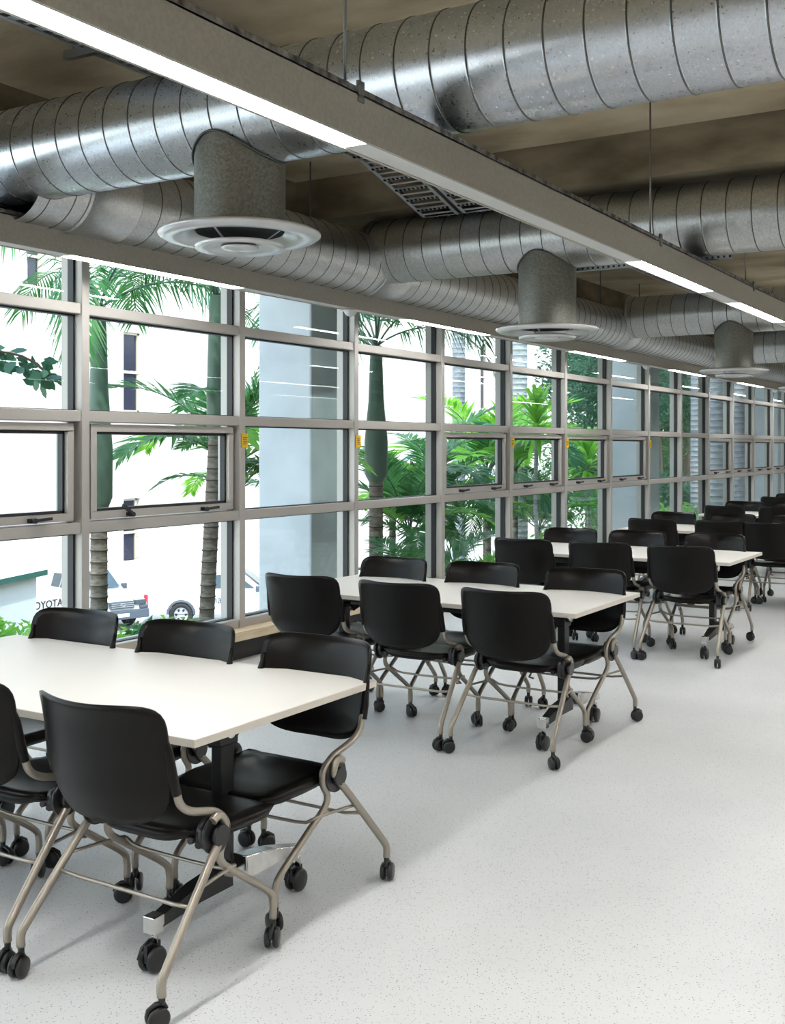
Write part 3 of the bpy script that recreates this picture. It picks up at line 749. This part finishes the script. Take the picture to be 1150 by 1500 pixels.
palm(336, 14, 1.35, .05, 0, 10, B, 'feathery palm spreading its fronds over the white car', 15, .95, name='palm_clump', ring=.2)
cl = [(600, 16, .35, .85, B), (645, 18, .7, .9, B), (575, 18, .5, .85, B), (690, 15.5, -.75, .75, LT), (712, 21, 1.1, 1.1, LT), (755, 24, 1.1, 1.0, LT), (625, 13.6, -.5, .7, B), (715, 20, .4, .8, A), (790, 23, -.1, .9, B)]
cl_lab = ['dark clump palm right behind the green crownshafted palm', 'clump palm rising right of the ringed palm trunk', 'clump palm low beside the first column downpipe', 'pale green fan of fronds low behind the second table', 'tall light green palm fronds in the fifth window bay', 'light green frond palm between fifth and sixth bays', 'short dark palm low in the fourth window bay', 'drooping dark palm behind the fifth window bay', 'dark palm low in the sixth window bay']
for i, (u, D, zt, sc, kk) in enumerate(cl):
    palm(u, D, zt, .055, 0, 13, kk, cl_lab[i], 20+i, sc, name='palm_clump', ring=.2, group='clump palms in the garden')
palm(760, 26, 7.0, .20, 1.2, 9, A, 'pale grey tall palm trunk behind the sixth window bay', 41, 1.2, tm='trunk_grey')
palm(672, 30, 7.5, .17, 1.2, 9, A, 'very pale slender palm trunk behind the fifth window bay', 42, 1.2, tm='trunk_grey')
palm(1052, 27, 8.5, .24, 1.5, 9, A, 'thick pale ringed palm trunk right of the second concrete column', 43, 1.3, tm='trunk_grey', ring=.15)
palm(1083, 30, 8.5, .22, 1.5, 9, A, 'pale ringed palm trunk standing behind the thick one, farther right', 44, 1.3, tm='trunk_grey', ring=.15, lean=(-.2, .2))
palm(1022, 33, 8.5, .2, 1.5, 9, A, 'slender pale ringed palm trunk between column and thick palm', 45, 1.3, tm='trunk_grey', ring=.15)

# rosette plants (long strap leaves in a tuft on a thin stem)
def rosette_mesh(seed, n, L, m):
    rr = random.Random(seed); g = MB()
    for i in range(n):
        a = i*2.4; el = R(80 - 105*i/n + rr.uniform(-8, 8)); d = Vector((math.cos(a)*math.cos(el), math.sin(a)*math.cos(el), math.sin(el)))
        s = Vector((-math.sin(a), math.cos(a), 0))*.04; l_ = L*rr.uniform(.8, 1.1); b0 = Vector((0, 0, .25-.35*i/n))
        p1 = b0+d*l_*.4; p2 = b0+d*l_*.75-Vector((0, 0, .08)); p3 = b0+d*l_-Vector((0, 0, .25))
        g.add([b0-s*.5, b0+s*.5, p1+s, p1-s, p2+s*.8, p2-s*.8, p3], [(0, 1, 2, 3), (3, 2, 4, 5), (5, 4, 6)])
    return g.mesh('strap leaves', m)
ros = rosette_mesh(3, 70, .75, 'frond_light')
for i, (u, D, z, s, lab) in enumerate(((787, 18, 1.95, 1., 'tufted strap leaved plant with bright leaves in the sixth window bay'), (862, 24, 1.2, 1.25, 'tufted strap leaved plant on a thin stem in the seventh window bay'))):
    x, y = spot(u, D); t = empty('dracaena', (x, y, -2.4), label=lab, cat='plant', group='tufted plants')
    q = MB(); q.tube(smooth_path([(0, 0, 0), (.05, .03, 1.5), (-.03, 0, 3), (0, 0, z+2.4)]), .035, 8); q.build('stem', 'trunk_grey', t)
    put(ros, 'leaves', t, (0, 0, z+2.35), (0, 0, i), s)

# leafy things
def leaf_cloud(name, n, rx, ry, rz, size, seed, m, shell=.5, lump=7):
    rr = random.Random(seed); g = MB()
    lumps = []
    for i in range(lump):
        a = rr.uniform(0, 2*PI); z = rr.uniform(-.7, .9); r = math.sqrt(max(0, 1-z*z))*.6
        lumps.append((Vector((r*math.cos(a)*rx, r*math.sin(a)*ry, z*.6*rz)), rr.uniform(.4, .62)))
    for i in range(n):
        c, s = lumps[i % lump]; d = Vector((rr.gauss(0, 1), rr.gauss(0, 1), rr.gauss(0, 1))).normalized(); k = s*(shell+(1-shell)*rr.random())
        p = c + Vector((d.x*rx*k, d.y*ry*k, d.z*rz*k))
        ax = Vector((rr.gauss(0, 1), rr.gauss(0, 1), rr.gauss(-.3, .7))).normalized(); b_ = ax.cross(Vector((rr.gauss(0, 1), rr.gauss(0, 1), rr.gauss(0, 1)))).normalized()
        L = size*rr.uniform(.7, 1.3); W = L*.38
        nn = ax.cross(b_)*L*.1
        g.add([p, p+ax*L*.5+b_*W*.5+nn, p+ax*L, p+ax*L*.5-b_*W*.5+nn], [(0, 1, 2, 3)])
    return g.mesh(name, m)
sh = [leaf_cloud('shrub leaves', 2600, .75, .75, .5, .10, 1, 'leaf_bright', .35, 8), leaf_cloud('shrub leaves', 2400, .8, .7, .45, .12, 2, 'leaf', .35, 8)]
shl = [(25, 11.2, -.34, 0, 'bright green shrub at the left edge behind the first chair'), (165, 10.9, -.60, 0, 'bright shrub showing between the first two chairs by the window'),
       (222, 11.4, -.54, 0, 'bright shrub just left of the slim palm trunk'), (255, 12.0, -.50, 1, 'mid green shrub at the foot of the slim palm'), (75, 11.5, -.55, 1, 'mid green shrub left of the thick palm trunk'),
       (285, 13.4, -.72, 0, 'bright low shrub below the white car wheel'), (590, 17, -.8, 1, 'shrub low behind the second table far chairs'),
       (660, 22, -.9, 1, 'shrub at the base of the pale palms'), (830, 22, -.35, 0, 'bright shrub at left of the seventh bay foot'), (870, 24, -.5, 0, 'bright shrub under the tufted plant'),
       (905, 23, -.2, 1, 'shrub beside the second column foot'), (1000, 26, -.1, 0, 'bright yellow green shrub right of the second column'), (1030, 29, -.3, 1, 'shrub at the foot of the thick pale palms')]
for u, D, z, k, lab in shl:
    z -= .22; x, y = spot(u, D); t = empty('shrub', (x, y, z-.5), label=lab, cat='shrub', group='shrubs under the windows')
    put(sh[k], 'foliage', t, (0, 0, .5), (0, 0, u), (1+.02*(D-10),)*3)
    q = MB(); rr = random.Random(u)
    for i in range(7): q.tube([(0, 0, -1.6), (rr.uniform(-.2, .2), rr.uniform(-.2, .2), -.2), (rr.uniform(-.5, .5), rr.uniform(-.5, .5), .55)], .012, 5)
    q.build('stems', 'bark', t)
tr_m = [leaf_cloud('tree leaves', 9000, 3.4, 3.4, 3.6, .30, 5, 'leaf_dark', .55, 16), leaf_cloud('tree leaves', 9000, 3.2, 3.2, 3.4, .28, 6, 'leaf', .55, 16)]
trs = [(905, 36, 3.4, 0, .62, 'leafy dark tree left of the second column'), (893, 33, -1.0, 1, .55, 'low bushy tree under the seventh and eighth bays'), (960, 42, 4.0, 0, .8, 'dark tree behind the second column'),
       (1005, 45, 3.6, 1, .9, 'green tree between second column and pale palms'), (1060, 50, 5.0, 0, 1.1, 'dark tree behind the pale ringed palms'), (1110, 55, 5.0, 1, 1.2, 'green tree at the right between palms and last column'),
       (1150, 60, 6, 0, 1.25, 'dark tree at the right edge'), (1000, 38, -1.2, 0, .6, 'low dark bush behind the bright yellow green shrub'), (925, 47, 6.5, 0, .9, 'tall tree crown above the second column'),
       (868, 40, .6, 1, .62, 'mid height tree low in the seventh window bay'), (965, 50, -.3, 1, .75, 'bushy tree low behind the second column'), (1040, 56, -.3, 0, .9, 'bushy dark tree low behind the pale ringed palms'),
       (1120, 64, 0, 1, 1.0, 'bushy tree low behind the last window bays'), (862, 44, 4.6, 0, .62, 'dark tree crown high in the seventh window bay')]
for u, D, z, k, sc_, lab in trs:
    x, y = spot(u, D); t = empty('leafy_tree', (x, y, ZG), label=lab, cat='tree', group='leafy trees in the background')
    put(tr_m[k], 'foliage', t, (0, 0, z-ZG), (0, 0, u*.7), sc_)
    q = MB(); q.tube([(0, 0, -.2), (.1, .1, (z-ZG)*.5), (0, 0, z-ZG)], .2, 9, rads=[.26, .2, .1]); q.build('trunk', 'bark', t)

# branch with broad leaves reaching in at the left
x, y = spot(-60, 9.5); t = empty('tree_branch', (x, y, 2.35), label='dark broad leaved branch reaching in from the left edge', cat='branch')
ex = Vector((math.cos(TH), math.sin(TH), 0)); br = [ex*0, ex*.35+Vector((0, 0, .05)), ex*.60+Vector((0, 0, -.02)), ex*.78+Vector((0, 0, -.17))]
q = MB(); q.tube(smooth_path(br), .012, 6, rads=None); q.build('twig', 'bark', t)
q = MB(); rr = random.Random(4)
for i in range(70):
    f = rr.uniform(.15, 1); p = ex*(.8*f) + Vector((rr.uniform(-.1, .1), rr.uniform(-.1, .1), .06-.22*f*f+rr.uniform(-.09, .09)))
    d = (ex*rr.uniform(-.2, 1) + Vector((rr.uniform(-.4, .4), rr.uniform(-.4, .4), rr.uniform(-1.2, .2)))).normalized(); s = d.cross(Vector((rr.uniform(-.3, .3), rr.uniform(-1, -.4), .3))).normalized()*.035; L = rr.uniform(.10, .16)
    q.add([p, p+d*L*.4+s, p+d*L*.75+s*.8, p+d*L, p+d*L*.75-s*.8, p+d*L*.4-s], [(0, 1, 2, 3, 4, 5)])
q.build('leaves', 'leaf_dark', t)

# ---- utility trucks (length along local X, front at +X, wheels on z = 0)
def truck(name, x, y, rz, label, tail=None, side=None, group='white utility trucks in the car park'):
    t = empty(name, (x, y, ZG), rz, label=label, cat='car', group=group)
    W = .90
    body = [(-2.65, .55), (-2.65, 1.12), (-.75, 1.14), (-.75, 1.15), (1.0, 1.17), (1.25, 1.12), (2.3, 1.02), (2.55, .9), (2.62, .55)]
    def arch(cx, r=.47, n=10): return [(cx + r*math.cos(a), .40 + r*math.sin(a)) for a in [PI*k/n for k in range(n+1)]]
    prof = body + [(2.6, .40)] + arch(1.55) + arch(-1.5) + [(-2.6, .40)]
    n = len(prof); vs = [(px, s*W*(1 if pz < 1.0 else .97), pz) for s in (-1, 1) for px, pz in prof]
    q = MB(); q.add(vs, [tuple(range(n)), tuple(range(2*n-1, n-1, -1))] + [(i, (i+1) % n, n+(i+1) % n, n+i) for i in range(n)])
    q.build('body', 'carwhite', t, bevel=.03)
    cab = [(-.78, 1.10), (-.72, 1.72), (-.55, 1.79), (.28, 1.79), (.42, 1.74), (1.22, 1.10)]
    n = len(cab); vs = [(px, s*(.86 if pz < 1.2 else .70), pz) for s in (-1, 1) for px, pz in cab]
    q = MB(); q.add(vs, [tuple(range(n)), tuple(range(2*n-1, n-1, -1))] + [(i, (i+1) % n, n+(i+1) % n, n+i) for i in range(n)]); q.build('cab', 'carwhite', t, bevel=.03)
    q = MB()
    def sw(a): 
        for s in (-1, 1):
            q.add([(px, s*((.86 - (pz-1.1)*.26)+.022), pz) for px, pz in a], [tuple(range(len(a)))])
    sw([(-.62, 1.22), (-.60, 1.64), (-.02, 1.66), (-.02, 1.22)]); sw([(.05, 1.22), (.05, 1.66), (.30, 1.64), (.86, 1.22)])
    q.build('side_window', 'carglass', t)
    q = MB(); q.add([(1.14, -.72, 1.19), (1.14, .72, 1.19), (.50, .62, 1.70), (.50, -.62, 1.70)], [(0, 1, 2, 3)]); q.v = [(a+.03, b_, c+.03) for a, b_, c in q.v]; q.build('windscreen', 'carglass', t)
    q = MB(); q.box(-.80, -.775, -.6, .6, 1.25, 1.62); q.build('rear_window', 'carglass', t)
    q = MB(); q.box(2.5, 2.72, -.92, .92, .38, .66); q.box(2.5, 2.66, -.92, -.62, .66, .78); q.box(2.5, 2.66, .62, .92, .66, .78); q.build('front_bumper', 'cargrey', t, bevel=.03)
    q = MB(); q.box(2.50, 2.66, -.42, .42, .72, .94); g_ = q.build('grille', 'cargrey', t, bevel=.02)
    q = MB()
    for k in range(3): q.box(2.66, 2.672, -.38, .38, .755+.06*k, .775+.06*k)
    q.build('grille_bar', 'rim', g_)
    q = MB(); q.lathe([(.055, 0), (.07, 0), (.07, .012), (.055, .012)], 20, M4=Matrix.Translation((2.675, 0, .83)) @ ROTX @ Matrix.Scale(1.25, 4, (0, 1, 0)), closed=True)
    q.lathe([(.028, 0), (.036, 0), (.036, .012), (.028, .012)], 16, M4=Matrix.Translation((2.675, 0, .83)) @ ROTX @ Matrix.Scale(1.3, 4, (1, 0, 0)), closed=True); q.build('badge', 'rim', g_)
    for s in (-1, 1):
        q = MB(); q.box(2.42, 2.635, s*.46, s*.86, .80, .95); q.build('headlight', 'carglass', t, bevel=.02)
        q = MB(); q.box(-2.68, -2.55, s*.74, s*.905, .72, 1.05); q.build('tail_light', 'red', t, bevel=.02)
    q = MB(); q.box(2.722, 2.73, -.2, .2, .46, .57); q.build('number_plate', 'white', t)
    q = MB(); q.box(-2.80, -2.6, -.88, .88, .42, .58); q.build('rear_bumper', 'cargrey', t, bevel=.03)
    for cx in (1.55, -1.5):
        for s in (-1, 1):
            q = MB(); q.lathe([(.24, -.11), (.36, -.11), (.385, -.08), (.385, .08), (.36, .11), (.24, .11)], 28, M4=Matrix.Translation((cx, s*.80, .385)) @ Matrix.Rotation(PI/2, 4, 'X'), closed=True)
            wh = q.build('wheel', 'tyre', t)
            q = MB(); q.lathe([(.001, .06), (.08, .07), (.2, .045), (.25, .08), (.25, -.08), (.001, -.08)] if s < 0 else [(.001, -.06), (.08, -.07), (.2, -.045), (.25, -.08), (.25, .08), (.001, .08)], 24, M4=Matrix.Translation((cx, s*.80, .385)) @ Matrix.Rotation(PI/2, 4, 'X')); q.build('rim', 'rim', wh)
            q = MB()
            for k in range(6):
                a = k*PI/3; c_ = (cx+.15*math.cos(a), .385+.15*math.sin(a)); q.lathe([(.001, 0), (.035, 0), (.035, .006), (.001, .006)], 10, M4=Matrix.Translation((c_[0], s*.885, c_[1])) @ Matrix.Rotation(PI/2, 4, 'X'))
            q.build('rim_hole', 'tyre', wh)
            q = MB(); q.lathe([(.39, -.12), (.46, -.12), (.46, .12), (.39, .12)], 28, M4=Matrix.Translation((cx, s*.80, .40)) @ Matrix.Rotation(PI/2, 4, 'X'), closed=True); q.v = [v if v[2] > .4 else (v[0], v[1], .4) for v in q.v]; q.build('wheel_arch', 'cargrey', t)
    q = MB(); q.box(.9, 1.02, -1.06, -.88, 1.12, 1.3); q.box(.9, 1.02, .88, 1.06, 1.12, 1.3); q.build('mirror', 'cargrey', t, bevel=.02)
    if tail: text('lettering', tail, .33, (-2.668, 0, .96), (PI/2, 0, -PI/2), 'dark', t, .01)
    if side: text('lettering', side, .36, (-.33, -.93, .86), (PI/2, 0, 0), 'palelet', t)
    return t
def face_pt(u, D): return spot(u, D)
# front three quarter car
x, y = spot(122, 37.5)
t = truck('utility_truck', x, y, R(31.3-48), 'white utility truck with grey bumper parked behind the thick palm trunk, its front towards us')
x, y = spot(336, 37.5)
t = truck('utility_truck', x, y, R(31.3+5), 'white double cab truck showing its rear wheel and red tail light', side='mas')
x, y = spot(-20, 36)
t = truck('utility_truck', x, y, R(31.3+150), 'white truck at the far left showing a tailgate with large dark letters', tail='TOYOTA')
# white booth with green roof edge
x, y = spot(-42, 19.5); t = empty('booth', (x, y, ZG), R(31.3-12), label='white booth with a dark green roof edge at the left edge outside', cat='booth')
MB().box(-1.6, .72, -.9, .9, 0, 3.50).build('wall', 'booth', t)
q = MB(); q.box(-1.8, .86, -1.05, 1.05, 3.50, 3.60); rf = q.build('roof_edge', 'greenroof', t)
q = MB(); q.add([(-1.8, -1.05, 3.60), (.86, -1.05, 3.60), (.86, 1.05, 3.60), (-1.8, 1.05, 3.60), (-.5, 0, 3.85)], [(0, 1, 4), (1, 2, 4), (2, 3, 4), (3, 0, 4)]); q.build('roof', 'booth', t)

# ------------------------------------------------------------------ light
w = bpy.data.worlds.new('sky'); SC.world = w; w.use_nodes = True; n, l = w.node_tree.nodes, w.node_tree.links; n.clear()
out = n.new('ShaderNodeOutputWorld'); bg = n.new('ShaderNodeBackground'); tc = n.new('ShaderNodeTexCoord'); sp = n.new('ShaderNodeSeparateXYZ'); cr = n.new('ShaderNodeValToRGB')
l.new(tc.outputs['Generated'], sp.inputs[0]); l.new(sp.outputs[2], cr.inputs[0]); cr.color_ramp.elements[0].color = (.95, .97, 1, 1); cr.color_ramp.elements[1].color = (.50, .68, 1, 1)
l.new(cr.outputs[0], bg.inputs[0]); bg.inputs[1].default_value = 3.7; l.new(bg.outputs[0], out.inputs[0])
sd = bpy.data.lights.new('sun', 'SUN'); sd.energy = 4.6; sd.angle = R(2); sd.color = (1, .96, .9); so = bpy.data.objects.new('sun', sd); C.objects.link(so)
so.rotation_euler = Vector((.55, -.55, .95)).to_track_quat('Z', 'Y').to_euler()
bpy.context.view_layer.update()
